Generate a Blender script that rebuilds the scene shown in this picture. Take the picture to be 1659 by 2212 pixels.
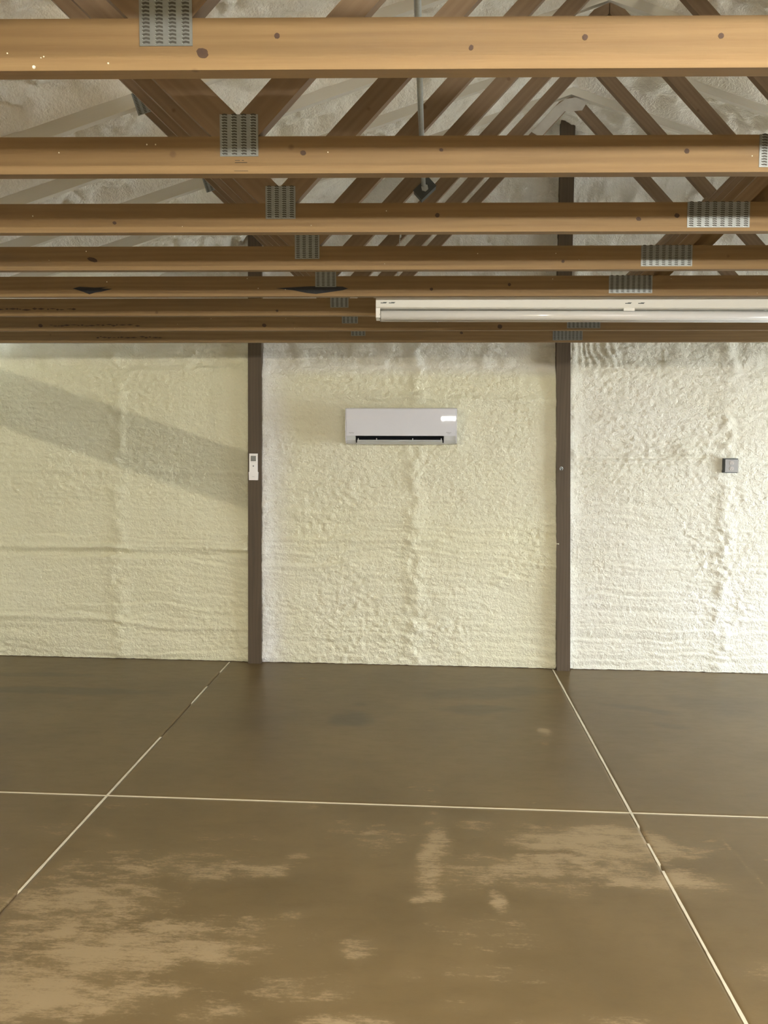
import bpy, bmesh, math, random
import numpy as np
from mathutils import Matrix, Vector

random.seed(7)
scene = bpy.context.scene
for o in list(bpy.data.objects):
    bpy.data.objects.remove(o)

# ------------------------------------------------------------------ camera
F_PX, IMG_W, IMG_H = 1923.56, 1659.0, 2212.0
PITCH, YAW, ROLL, CAM_H = -0.077, 0.0503, -0.0087, 1.80
def cam_rotation():
    cy, sy = math.cos(YAW), math.sin(YAW)
    cp, sp = math.cos(PITCH), math.sin(PITCH)
    cr, sr = math.cos(ROLL), math.sin(ROLL)
    Rz = Matrix(((cy, -sy, 0), (sy, cy, 0), (0, 0, 1)))
    Rx = Matrix(((1, 0, 0), (0, cp, -sp), (0, sp, cp)))
    Ry = Matrix(((cr, 0, sr), (0, 1, 0), (-sr, 0, cr)))
    return Rz @ Rx @ Ry
R = cam_rotation()
cam_data = bpy.data.cameras.new('camera')
cam_data.sensor_fit = 'HORIZONTAL'
cam_data.sensor_width = 36.0
cam_data.lens = F_PX * 36.0 / IMG_W
cam_data.clip_start = 0.02
cam = bpy.data.objects.new('camera', cam_data)
scene.collection.objects.link(cam)
right, fwd, up = R.col[0], R.col[1], R.col[2]
cam.matrix_world = Matrix(((right[0], up[0], -fwd[0], 0),
                           (right[1], up[1], -fwd[1], 0),
                           (right[2], up[2], -fwd[2], CAM_H),
                           (0, 0, 0, 1)))
scene.camera = cam

# ------------------------------------------------------------------ world, light, exposure
TUBE_STRENGTH = 66.0          # lit fluorescent tubes
SKY_STRENGTH = 5.2            # daylight through the open side door
world = bpy.data.worlds.new('world')
scene.world = world
world.use_nodes = True
bg = world.node_tree.nodes['Background']
bg.inputs[0].default_value = (0.80, 0.90, 1.0, 1)
bg.inputs[1].default_value = SKY_STRENGTH
scene.view_settings.view_transform = 'Standard'
scene.view_settings.look = 'None'
scene.view_settings.gamma = 1.0
scene.view_settings.use_curve_mapping = False
scene.view_settings.exposure = 2.05
try:
    scene.cycles.max_bounces = 10
    scene.cycles.diffuse_bounces = 6
    scene.cycles.sample_clamp_indirect = 6.0
except Exception:
    pass

# ------------------------------------------------------------------ helpers
C = scene.collection

def link(name, me, parent=None, mat=None):
    o = bpy.data.objects.new(name, me)
    C.objects.link(o)
    if mat is not None and me is not None and len(me.materials) == 0:
        me.materials.append(mat)
    if parent is not None:
        o.parent = parent
    return o

def tag(o, label=None, cat=None, group=None, kind=None):
    if label: o['label'] = label
    if cat: o['category'] = cat
    if group: o['group'] = group
    if kind: o['kind'] = kind
    return o

def empty(name, loc=(0, 0, 0), rot=(0, 0, 0)):
    o = bpy.data.objects.new(name, None)
    C.objects.link(o)
    o.empty_display_size = 0.1
    o.location = loc
    o.rotation_euler = rot
    return o

def finish(bm, name, smooth=False, bevel=0.0, segs=1):
    if bevel > 0:
        edges = [e for e in bm.edges if len(e.link_faces) == 2 and e.calc_face_angle(0) > 0.6]
        bmesh.ops.bevel(bm, geom=edges, offset=bevel, segments=segs, affect='EDGES', profile=0.5, clamp_overlap=True)
    bmesh.ops.recalc_face_normals(bm, faces=bm.faces[:])
    me = bpy.data.meshes.new(name)
    bm.to_mesh(me)
    bm.free()
    if smooth:
        me.polygons.foreach_set('use_smooth', [True] * len(me.polygons))
    return me

def bm_box(bm, x0, x1, y0, y1, z0, z1):
    vs = [bm.verts.new(p) for p in ((x0, y0, z0), (x1, y0, z0), (x1, y1, z0), (x0, y1, z0),
                                    (x0, y0, z1), (x1, y0, z1), (x1, y1, z1), (x0, y1, z1))]
    for f in ((0, 3, 2, 1), (4, 5, 6, 7), (0, 1, 5, 4), (1, 2, 6, 5), (2, 3, 7, 6), (3, 0, 4, 7)):
        bm.faces.new([vs[i] for i in f])
    return vs

def box_mesh(name, x0, x1, y0, y1, z0, z1, bevel=0.0, segs=1):
    bm = bmesh.new()
    bm_box(bm, x0, x1, y0, y1, z0, z1)
    return finish(bm, name, bevel=bevel, segs=segs)

def bm_prism(bm, poly, a0, a1, axis='y'):
    """poly: 2-d outline; extruded along axis. axis y: poly is (x,z); axis x: poly is (y,z); axis z: (x,y)"""
    def P(p, a):
        if axis == 'y': return (p[0], a, p[1])
        if axis == 'x': return (a, p[0], p[1])
        return (p[0], p[1], a)
    v0 = [bm.verts.new(P(p, a0)) for p in poly]
    v1 = [bm.verts.new(P(p, a1)) for p in poly]
    n = len(poly)
    bm.faces.new(v0[::-1]); bm.faces.new(v1)
    for i in range(n):
        bm.faces.new((v0[i], v0[(i + 1) % n], v1[(i + 1) % n], v1[i]))

def prism_mesh(name, poly, a0, a1, axis='y', bevel=0.0, segs=1, smooth=False):
    bm = bmesh.new()
    bm_prism(bm, poly, a0, a1, axis)
    return finish(bm, name, bevel=bevel, segs=segs, smooth=smooth)

def bm_tube(bm, pts, r, n=12, caps=True):
    rings = []
    pts = [Vector(p) for p in pts]
    for i, p in enumerate(pts):
        a = pts[max(i - 1, 0)]; b = pts[min(i + 1, len(pts) - 1)]
        t = (b - a).normalized()
        ref = Vector((0, 0, 1)) if abs(t.z) < 0.9 else Vector((1, 0, 0))
        u = t.cross(ref).normalized(); v = t.cross(u)
        rr = r[i] if isinstance(r, (list, tuple)) else r
        rings.append([bm.verts.new(p + (u * math.cos(k * math.tau / n) + v * math.sin(k * math.tau / n)) * rr) for k in range(n)])
    for a, b in zip(rings, rings[1:]):
        for k in range(n):
            bm.faces.new((a[k], a[(k + 1) % n], b[(k + 1) % n], b[k]))
    if caps:
        bm.faces.new(rings[0][::-1]); bm.faces.new(rings[-1])

def tube_mesh(name, pts, r, n=12):
    bm = bmesh.new()
    bm_tube(bm, pts, r, n)
    me = finish(bm, name)
    for p in me.polygons:
        p.use_smooth = len(p.vertices) == 4
    return me

# ---- vectorised value noise
def _hash(ix, iy, seed):
    n = (ix.astype(np.int64) * 374761393 + iy.astype(np.int64) * 668265263 + seed * 974634777) & 0xffffffff
    n = ((n ^ (n >> 13)) * 1274126177) & 0xffffffff
    n = n ^ (n >> 16)
    return (n & 0xffffff) / float(0xffffff)

def vnoise(x, y, seed=0):
    ix, iy = np.floor(x), np.floor(y)
    fx, fy = x - ix, y - iy
    fx = fx * fx * fx * (fx * (fx * 6 - 15) + 10); fy = fy * fy * fy * (fy * (fy * 6 - 15) + 10)
    a = _hash(ix, iy, seed); b = _hash(ix + 1, iy, seed)
    c = _hash(ix, iy + 1, seed); d = _hash(ix + 1, iy + 1, seed)
    return (a + (b - a) * fx + (c - a) * fy + (a - b - c + d) * fx * fy) * 2 - 1

def fbm(x, y, seed=0, octs=4, gain=0.5):
    s, a, t = 0, 1.0, 0
    for i in range(octs):
        s = s + a * vnoise(x * 2 ** i + 13.7 * i, y * 2 ** i - 7.1 * i, seed + i)
        t += a; a *= gain
    return s / t

def sstep(a, b, x):
    t = np.clip((x - a) / (b - a), 0, 1)
    return t * t * (3 - 2 * t)

def grid_mesh(name, P, attrs=None, smooth=True, flip=False):
    """P: (n,m,3) array of points"""
    n, m = P.shape[:2]
    me = bpy.data.meshes.new(name)
    co = P.reshape(-1, 3).astype(np.float32)
    idx = np.arange(n * m).reshape(n, m)
    q = np.stack([idx[:-1, :-1], idx[1:, :-1], idx[1:, 1:], idx[:-1, 1:]], -1).reshape(-1, 4)
    if flip: q = q[:, ::-1]
    me.vertices.add(len(co)); me.vertices.foreach_set('co', co.ravel())
    me.loops.add(q.size); me.loops.foreach_set('vertex_index', q.ravel().astype(np.int32))
    me.polygons.add(len(q))
    me.polygons.foreach_set('loop_start', np.arange(0, q.size, 4, dtype=np.int32))
    me.polygons.foreach_set('loop_total', np.full(len(q), 4, dtype=np.int32))
    me.polygons.foreach_set('use_smooth', np.full(len(q), smooth, dtype=bool))
    me.update(calc_edges=True)
    for k, v in (attrs or {}).items():
        at = me.attributes.new(k, 'FLOAT', 'POINT')
        at.data.foreach_set('value', v.reshape(-1).astype(np.float32))
    me.validate()
    return me

# ------------------------------------------------------------------ materials
class NT:
    def __init__(self, name):
        self.m = bpy.data.materials.new(name)
        self.m.use_nodes = True
        self.t = self.m.node_tree
        self.b = self.t.nodes['Principled BSDF']
    def n(self, typ, **kw):
        nd = self.t.nodes.new(typ)
        for k, v in kw.items():
            if k.startswith('i_'):
                key = k[2:]
                nd.inputs[int(key) if key.isdigit() else key].default_value = v
            else:
                setattr(nd, k, v)
        return nd
    def l(self, a, b): self.t.links.new(a, b)
    def mix(self, fac, a, b, blend='MIX'):
        nd = self.t.nodes.new('ShaderNodeMix'); nd.data_type = 'RGBA'; nd.blend_type = blend
        for sock, v in ((nd.inputs[0], fac), (nd.inputs[6], a), (nd.inputs[7], b)):
            if hasattr(v, 'links'): self.l(v, sock)
            elif isinstance(v, (int, float)): sock.default_value = v
            else: sock.default_value = (*v, 1)
        return nd.outputs[2]
    def math(self, op, a, b=0.0, clamp=False):
        nd = self.t.nodes.new('ShaderNodeMath'); nd.operation = op; nd.use_clamp = clamp
        for sock, v in ((nd.inputs[0], a), (nd.inputs[1], b)):
            if hasattr(v, 'links'): self.l(v, sock)
            else: sock.default_value = v
        return nd.outputs[0]
    def ramp(self, val, lo, hi):
        nd = self.t.nodes.new('ShaderNodeMapRange'); nd.interpolation_type = 'SMOOTHSTEP'
        self.l(val, nd.inputs[0]); nd.inputs[1].default_value = lo; nd.inputs[2].default_value = hi
        return nd.outputs[0]
    def noise(self, scale, detail=4, rough=0.55, vec=None, dist=0.0):
        nd = self.n('ShaderNodeTexNoise'); nd.inputs['Scale'].default_value = scale
        nd.inputs['Detail'].default_value = detail; nd.inputs['Roughness'].default_value = rough
        nd.inputs['Distortion'].default_value = dist
        if vec is not None: self.l(vec, nd.inputs['Vector'])
        return nd.outputs['Fac']
    def obj(self, scale=(1, 1, 1), loc=None):
        tc = self.n('ShaderNodeTexCoord'); mp = self.n('ShaderNodeMapping')
        self.l(tc.outputs['Object'], mp.inputs[0]); mp.inputs['Scale'].default_value = scale
        if loc is not None: self.l(loc, mp.inputs['Location'])
        return mp.outputs[0]
    def bump(self, h, strength=0.3, dist=0.01):
        nd = self.n('ShaderNodeBump'); nd.inputs['Strength'].default_value = strength
        nd.inputs['Distance'].default_value = dist
        self.l(h, nd.inputs['Height']); self.l(nd.outputs[0], self.b.inputs['Normal'])
    def set(self, col=None, rough=None, metal=None, spec=None):
        if col is not None:
            if hasattr(col, 'links'): self.l(col, self.b.inputs['Base Color'])
            else: self.b.inputs['Base Color'].default_value = (*col, 1)
        if rough is not None:
            if hasattr(rough, 'links'): self.l(rough, self.b.inputs['Roughness'])
            else: self.b.inputs['Roughness'].default_value = rough
        if metal is not None: self.b.inputs['Metallic'].default_value = metal
        if spec is not None: self.b.inputs['Specular IOR Level'].default_value = spec
        return self.m

def plain(name, col, rough=0.5, metal=0.0, spec=0.5, var=0.06, scale=30):
    k = NT(name)
    nz = k.noise(scale, 3, vec=k.obj())
    c = k.mix(nz, tuple(x * (1 - var) for x in col), tuple(min(1, x * (1 + var)) for x in col))
    return k.set(c, rough, metal, spec)

def foam_material(name='spray_foam', fine=70, depth=0.018, pale=(0.77, 0.745, 0.71), age=(0.72, 0.69, 0.53)):
    k = NT(name)
    at = k.n('ShaderNodeAttribute', attribute_name='yellow')
    v = k.obj()
    n1 = k.noise(5, 4, vec=v); n2 = k.noise(fine, 3, 0.6, vec=v); n3 = k.noise(fine * 3, 2, 0.5, vec=v)
    base = k.mix(at.outputs['Fac'], pale, (0.81, 0.775, 0.565))
    col = k.mix(k.math('MULTIPLY', n1, 0.35), base, age)
    h = k.math('ADD', n2, k.math('MULTIPLY', n3, 0.35))
    k.bump(h, 0.75, depth)
    return k.set(col, 0.75, 0, 0.25)

def wood_material(name, light, dark, overspray=0.0, seed=0.0):
    """lumber with the grain along the object's local X"""
    k = NT(name)
    oi = k.n('ShaderNodeObjectInfo')
    cmb = k.n('ShaderNodeCombineXYZ')
    k.l(k.math('MULTIPLY', oi.outputs['Random'], 37.0), cmb.inputs[0])
    k.l(k.math('MULTIPLY', oi.outputs['Random'], 11.0), cmb.inputs[2])
    v = k.obj((1.2, 9, 14), cmb.outputs[0])
    big = k.noise(0.9, 3, 0.5, vec=v, dist=0.5)
    wv = k.n('ShaderNodeTexWave', wave_type='BANDS', bands_direction='Z')
    k.l(v, wv.inputs['Vector']); wv.inputs['Scale'].default_value = 0.9
    wv.inputs['Distortion'].default_value = 9.0; wv.inputs['Detail'].default_value = 3
    wv.inputs['Detail Scale'].default_value = 0.7
    fine = k.noise(6, 4, 0.6, vec=k.obj((0.7, 14, 22), cmb.outputs[0]))
    g = k.math('MULTIPLY', wv.outputs['Fac'], 0.2)
    g = k.math('ADD', g, k.math('MULTIPLY', fine, 0.5))
    col = k.mix(k.ramp(g, 0.1, 0.75), light, dark)
    col = k.mix(k.math('MULTIPLY', k.ramp(big, 0.45, 0.8), 0.5), col, tuple(x * 0.72 for x in dark))
    # small knots
    vo = k.n('ShaderNodeTexVoronoi', feature='F1')
    k.l(k.obj((1, 1, 1.0), cmb.outputs[0]), vo.inputs['Vector']); vo.inputs['Scale'].default_value = 7.0
    kn = k.math('SUBTRACT', 1.0, k.ramp(vo.outputs['Distance'], 0.035, 0.075))
    col = k.mix(k.math('MULTIPLY', kn, 0.6), col, (0.10, 0.055, 0.025))
    # grime
    gr = k.noise(3.0, 5, 0.65, vec=k.obj((0.6, 2, 2), cmb.outputs[0]))
    col = k.mix(k.math('MULTIPLY', k.ramp(gr, 0.55, 0.8), 0.35), col, (0.13, 0.10, 0.07))
    if overspray > 0:
        ov = k.noise(2.2, 5, 0.6, vec=k.obj((1, 3, 3), cmb.outputs[0]))
        col = k.mix(k.ramp(ov, 0.62 - overspray * 0.5, 0.82 - overspray * 0.5), col, (0.66, 0.63, 0.55))
    k.bump(k.math('ADD', k.math('MULTIPLY', fine, 0.6), g), 0.12, 0.004)
    return k.set(col, 0.62, 0, 0.3)

def web_material(name, light, dark):
    """truss web lumber: foam overspray towards its upper end (attribute-free, by height in the truss)"""
    return wood_material(name, light, dark)

M_FOAM = foam_material()
M_ROOF = foam_material('roof_spray_foam', 40, 0.02, (0.86, 0.84, 0.80), (0.80, 0.77, 0.68))
M_WOOD = wood_material('pine_lumber', (0.222, 0.143, 0.064), (0.172, 0.104, 0.043))
M_WEB = wood_material('web_lumber', (0.225, 0.156, 0.094), (0.180, 0.120, 0.070))
M_CHORD_TOP = wood_material('foam_dusted_lumber', (0.42, 0.33, 0.23), (0.34, 0.26, 0.17), overspray=0.9)
M_KNOT = plain('knot_wood', (0.055, 0.028, 0.014), 0.7, var=0.4, scale=120)
M_BARK = plain('bark_pocket', (0.018, 0.018, 0.020), 0.85, var=0.5, scale=60)
M_POST = wood_material('dark_stained_post', (0.105, 0.077, 0.05), (0.075, 0.052, 0.033))
M_GALV = plain('galvanized_steel', (0.50, 0.53, 0.52), 0.42, 0.85, var=0.18, scale=60)
M_PLATE = plain('tooth_plate_steel', (0.27, 0.285, 0.275), 0.48, 0.8, var=0.2, scale=80)
M_SLOT = plain('punched_slot_shadow_steel', (0.06, 0.055, 0.045), 0.7, 0.3, var=0.3)
M_WHITE = plain('white_enamel', (0.68, 0.68, 0.65), 0.28, var=0.02)
M_ACW = plain('gloss_white_plastic', (0.655, 0.655, 0.705), 0.02, var=0.015)
M_ACG = plain('satin_grey_plastic', (0.55, 0.56, 0.57), 0.3, var=0.02)
M_BLACK = plain('black_plastic', (0.012, 0.013, 0.016), 0.35, var=0.1)
M_RW = plain('remote_white_plastic', (0.78, 0.76, 0.75), 0.35, var=0.02)
M_LCD = plain('lcd_dark', (0.045, 0.05, 0.055), 0.15, var=0.1)
M_GREYPRINT = plain('grey_print', (0.16, 0.16, 0.18), 0.6)
M_STEEL = plain('outlet_steel', (0.36, 0.35, 0.34), 0.45, 0.6, var=0.12)
M_RECEPT = plain('receptacle_plastic', (0.50, 0.46, 0.43), 0.4)
M_DARKM = plain('dark_metal', (0.08, 0.09, 0.09), 0.5, 0.6)
M_FOAMBIT = plain('foam_fleck', (0.80, 0.76, 0.62), 0.7)
M_OVER = plain('grey_foam_overspray', (0.50, 0.475, 0.43), 0.8, var=0.25, scale=14)
M_DECK = plain('roof_sheathing', (0.35, 0.30, 0.22), 0.8)
M_CONC = plain('concrete_slab_base', (0.2, 0.17, 0.12), 0.8)
def emitter(name, col, s):
    k = NT(name)
    k.b.inputs['Base Color'].default_value = (0.8, 0.8, 0.8, 1)
    k.b.inputs['Emission Color'].default_value = (*col, 1)
    k.b.inputs['Emission Strength'].default_value = s
    return k.m
M_TUBE_LIT = emitter('lit_fluorescent_tube', (1.0, 0.96, 0.88), TUBE_STRENGTH)
M_TUBE_OFF = plain('unlit_tube_glass', (0.62, 0.62, 0.62), 0.12, var=0.01)

# ------------------------------------------------------------------ dimensions
D_WALL, WY = 7.13, -0.0103              # foam face of the end wall: Y = D_WALL + WY * X
XL, XR = -3.66, 5.46                    # inner faces of the side walls
Y_BACK = -8.0
PEAK_X, SLOPE = 0.893, 1.0 / 3.0
HC = 2.463                              # underside of the bottom chords
TOPU = 4.03                             # underside of the top chords at the peak
TY, TR = 0.0396, 0.0085                 # slight skew and tilt of the trusses
Y1, SP = 1.638, 0.61                    # first truss in view, spacing 24 in
def chord_under(X): return TOPU - SLOPE * np.abs(X - PEAK_X)

# ------------------------------------------------------------------ floor: slabs with pale joint filler
def floor_material():
    k = NT('stained_concrete')
    wr = k.n('ShaderNodeAttribute', attribute_name='wear').outputs['Fac']
    dk = k.n('ShaderNodeAttribute', attribute_name='damp').outputs['Fac']
    g = k.n('ShaderNodeNewGeometry').outputs['Position']
    mp = k.n('ShaderNodeMapping'); k.l(g, mp.inputs[0]); mp.inputs['Scale'].default_value = (1, 2.2, 1)
    mp2 = k.n('ShaderNodeMapping'); k.l(g, mp2.inputs[0]); mp2.inputs['Scale'].default_value = (14, 95, 1); mp2.inputs['Rotation'].default_value = (0, 0, 0.12)
    n1 = k.noise(1.3, 5, 0.6, vec=g); n2 = k.noise(70, 4, 0.75, vec=mp.outputs[0]); n3 = k.noise(7, 6, 0.7, vec=mp.outputs[0])
    n4 = k.noise(1.0, 4, 0.65, vec=mp2.outputs[0], dist=0.6)
    col = k.mix(k.ramp(n1, 0.3, 0.7), (0.130, 0.090, 0.041), (0.166, 0.115, 0.053))
    col = k.mix(k.math('MULTIPLY', k.ramp(n3, 0.45, 0.75), 0.25), col, (0.110, 0.076, 0.036))
    # worn stain: pale scratches where the attribute is high
    th = k.math('ADD', k.math('MULTIPLY', wr, 0.8), k.math('MULTIPLY', k.math('SUBTRACT', n2, 0.5), 0.9))
    th = k.math('ADD', th, k.math('MULTIPLY', k.math('SUBTRACT', n3, 0.5), 2.1))
    th = k.math('ADD', th, k.math('MULTIPLY', k.math('SUBTRACT', n4, 0.5), 0.9))
    w = k.math('MULTIPLY', k.math('MULTIPLY', k.ramp(th, 0.34, 0.84), 0.72), k.ramp(wr, 0.02, 0.35))
    w = k.math('ADD', w, k.math('MULTIPLY', wr, 0.16), True)
    col = k.mix(w, col, (0.335, 0.25, 0.145))
    col = k.mix(k.math('MULTIPLY', dk, 0.75), col, (0.070, 0.052, 0.030))
    rough = k.math('ADD', 0.30, k.math('ADD', k.math('MULTIPLY', w, 0.35), k.math('MULTIPLY', n3, 0.14)))
    k.bump(k.math('ADD', n2, k.math('MULTIPLY', n1, 2.0)), 0.08, 0.004)
    return k.set(col, rough, 0, 0.22)
M_FLOOR = floor_material()

# worn patches read off the photograph as floor positions (x, y, half-width, half-depth, strength, angle)
WEAR = [(0.76, 3.98, .55, .26, 1.0, -.05), (0.55, 3.72, .62, .22, .85, .1), (0.95, 3.62, .35, .13, .9, 0), (0.05, 3.80, .09, .50, .9, 0),
        (0.02, 3.42, .10, .05, .9, 0), (-0.20, 3.95, .22, .22, .55, 0), (-0.75, 3.60, .28, .13, .75, .3),
        (-1.15, 3.62, .50, .25, .70, .1), (-1.35, 3.30, .50, .28, .85, .1), (-1.10, 3.02, .70, .24, .95, .05), (-1.30, 2.72, .75, .22, .95, 0),
        (-0.72, 2.98, .16, .12, .85, .4), (-0.25, 3.05, .10, .10, .7, 0), (-0.40, 2.80, .18, .16, .55, 0), (-0.20, 2.62, .20, .08, .75, 0),
        (0.28, 3.20, .28, .16, .45, .2), (0.30, 3.40, .05, .12, .9, .2), (0.28, 2.93, .25, .08, .45, 0),
        (0.35, 2.60, .20, .10, .55, 0), (1.25, 2.98, .25, .12, .55, 0), (-1.55, 4.22, .18, .10, .5, 0), (-0.55, 4.25, .05, .05, .6, 0),
        (0.755, 5.53, .075, .10, .95, 0), (0.02, 4.45, .12, .25, .45, 0), (0.72, 5.30, .05, .12, .5, 0), (-1.75, 3.95, .2, .12, .5, 0),
        (-2.0, 3.6, .3, .2, .5, 0), (1.5, 3.9, .10, .2, .35, 0), (-0.35, 4.05, .14, .14, .5, .4),
        (-0.5, 3.25, .10, .05, .5, .2), (-0.05, 2.9, .08, .05, .5, 0), (0.15, 2.75, .12, .05, .4, 0), (-0.62, 2.68, .15, .06, .6, .1), (0.6, 2.7, .14, .05, .4, 0), (0.25, 4.12, .18, .08, .6, 0),
        (-0.9, 3.9, .3, .07, .45, 0), (-0.55, 3.75, .08, .06, .6, .3), (0.45, 3.95, .12, .2, .7, .3), (-1.0, 4.6, .08, .05, .3, 0), (-0.95, 6.65, .06, .05, .5, 0), (-1.48, 3.9, .05, .12, .6, .9)]
DAMP = [(-0.48, 5.68, .16, .17, 1.0, 0), (0.45, 6.40, .45, .14, .55, .25), (0.35, 5.95, .25, .10, .6, 0), (-2.6, 6.20, .7, .10, .7, 0), (-3.1, 6.6, .6, .06, .5, 0),
        (-0.45, 6.02, .05, .05, .4, 0), (1.45, 6.05, .22, .06, .5, -.5), (1.6, 5.7, .12, .06, .45, -.4), (2.0, 6.2, .4, .2, .3, 0), (-1.1, 5.9, .3, .5, .25, 0)]
SCRATCH = [((-1.30, 3.86), (-0.42, 3.93), .35), ((0.56, 5.05), (0.80, 5.25), .5), ((1.36, 4.05), (1.32, 3.05), .5), ((1.40, 3.6), (1.30, 3.0), .5),
           ((-0.95, 4.08), (-0.70, 4.1), .35), ((0.35, 4.25), (0.55, 4.4), .5), ((1.06, 4.05), (1.02, 3.55), .4)]
def blob(X, Y, L, seed, soft=0.2):
    out = np.zeros_like(X)
    wx = fbm(X * 3.5, Y * 3.5, seed, 3) * 0.14; wy = fbm(X * 3.5 + 50, Y * 3.5, seed + 9, 3) * 0.14
    for cx, cy, a, b, s, th in L:
        dx, dy = X + wx * min(1, a * 3) - cx, Y + wy * min(1, b * 4) - cy
        u = dx * math.cos(th) + dy * math.sin(th); v = -dx * math.sin(th) + dy * math.cos(th)
        d = np.sqrt((u / a) ** 2 + (v / b) ** 2)
        out = np.maximum(out, s * (1 - sstep(soft, 1.35, d)))
    return out
def scratches(X, Y):
    out = np.zeros_like(X)
    for (x0, y0), (x1, y1), s in SCRATCH:
        dx, dy = x1 - x0, y1 - y0; L2 = dx * dx + dy * dy
        t = np.clip(((X - x0) * dx + (Y - y0) * dy) / L2, 0, 1)
        bend = 0.05 * np.sin(t * math.pi)
        d = np.hypot(X - x0 - t * dx - bend, Y - y0 - t * dy)
        out = np.maximum(out, s * (1 - sstep(0.004, 0.014, d)))
    return out

floor = link('floor', box_mesh('floor', XL - .3, XR + .3, Y_BACK - .3, 7.45, -0.16, -0.03), None, M_CONC)
tag(floor, 'brown stained concrete floor slab with pale control joints', 'floor', kind='structure')
JX = [XL - .1, -1.618, 1.012, 3.64, XR + .1]
JY = [Y_BACK, -0.94, 1.69, 4.318, 7.30]
GAP = 0.0035
for i in range(4):
    for j in range(4):
        x0, x1, y0, y1 = JX[i] + GAP, JX[i + 1] - GAP, JY[j] + GAP, JY[j + 1] - GAP
        seen = i < 3 and j >= 2 or (i == 2 and j == 1)
        st = 0.014 if (i < 3 and j >= 2) else 0.2
        nx, ny = max(3, int((x1 - x0) / st)), max(3, int((y1 - y0) / st))
        X, Y = np.meshgrid(np.linspace(x0, x1, nx), np.linspace(y0, y1, ny), indexing='ij')
        Ys = Y + (WY * X if j >= 2 else 0 * X)
        Z = 0.0 * X
        Z[0, :] = Z[-1, :] = -0.0025; Z[:, 0] = Z[:, -1] = -0.0025
        P = np.stack([X, Ys, Z], -1)
        # skirt so that each slab has a real edge
        Pb = np.pad(P, ((1, 1), (1, 1), (0, 0)), mode='edge'); Pb[0, :, 2] = Pb[-1, :, 2] = -0.03; Pb[:, 0, 2] = Pb[:, -1, 2] = -0.03
        wear = np.maximum(blob(Pb[..., 0], Pb[..., 1], WEAR, 3), scratches(Pb[..., 0], Pb[..., 1]))
        if j <= 1: wear = 0.35 + 0.3 * fbm(Pb[..., 0] * 2, Pb[..., 1] * 2, 5)
        damp = blob(Pb[..., 0], Pb[..., 1], DAMP, 21, 0.6)
        s = link('concrete_slab', grid_mesh('concrete_slab', Pb, {'wear': wear, 'damp': damp}), floor, M_FLOOR)

M_FILL = plain('joint_filler', (0.66, 0.60, 0.46), 0.7, var=0.15, scale=25)
def joint(p0, p1, w, breaks, z=-0.0008):
    """pale caulk strip between slabs, with bare stretches"""
    p0, p1 = Vector((*p0, 0)), Vector((*p1, 0)); d = (p1 - p0); L = d.length; d.normalize(); nrm = Vector((-d.y, d.x, 0))
    bm = bmesh.new(); n = int(L / 0.02)
    row = []
    for i in range(n + 1):
        t = i / n * L
        ww = w * (1 + 0.35 * float(fbm(np.array([t * 9.0]), np.array([p0.x * 7]), 4)[0]))
        zz = z
        for a, b in breaks:
            if a < t < b: zz = -0.012
        p = p0 + d * t
        row.append((bm.verts.new(p + nrm * ww + Vector((0, 0, zz))), bm.verts.new(p - nrm * ww + Vector((0, 0, zz))),
                    bm.verts.new(p + nrm * ww + Vector((0, 0, -.03))), bm.verts.new(p - nrm * ww + Vector((0, 0, -.03)))))
    for a, b in zip(row, row[1:]):
        bm.faces.new((a[0], a[1], b[1], b[0])); bm.faces.new((a[0], b[0], b[2], a[2])); bm.faces.new((a[1], a[3], b[3], b[1]))
    return link('joint_filler', finish(bm, 'joint_filler'), floor, M_FILL)
# --JOINTS--
joint((-1.618, 1.2), (-1.618, 7.12), 0.0052, [(0.0, 2.15), (4.05, 4.75), (5.2, 5.6)], 0.0006)
joint((1.012, 1.2), (1.012, 7.10), 0.0058, [(2.78, 2.94), (2.52, 2.56)], 0.0006)
joint((XL, 4.318 + WY * XL), (XR, 4.318 + WY * XR), 0.0042, [(5.9, 6.0)], 0.0006)

# ------------------------------------------------------------------ end wall: sheathing, sprayed foam bays
def end_y(x): return D_WALL + WY * x
wall_back = link('wall_back', prism_mesh('wall_back', [(XL - .25, -.03), (XR + .25, -.03), (XR + .25, 2.9), (PEAK_X, 4.75), (XL - .25, 2.9)], 7.30, 7.42, 'y'), None, M_DECK)
tag(wall_back, 'gable end wall covered with cream spray foam between dark posts', 'wall', kind='structure')

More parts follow.
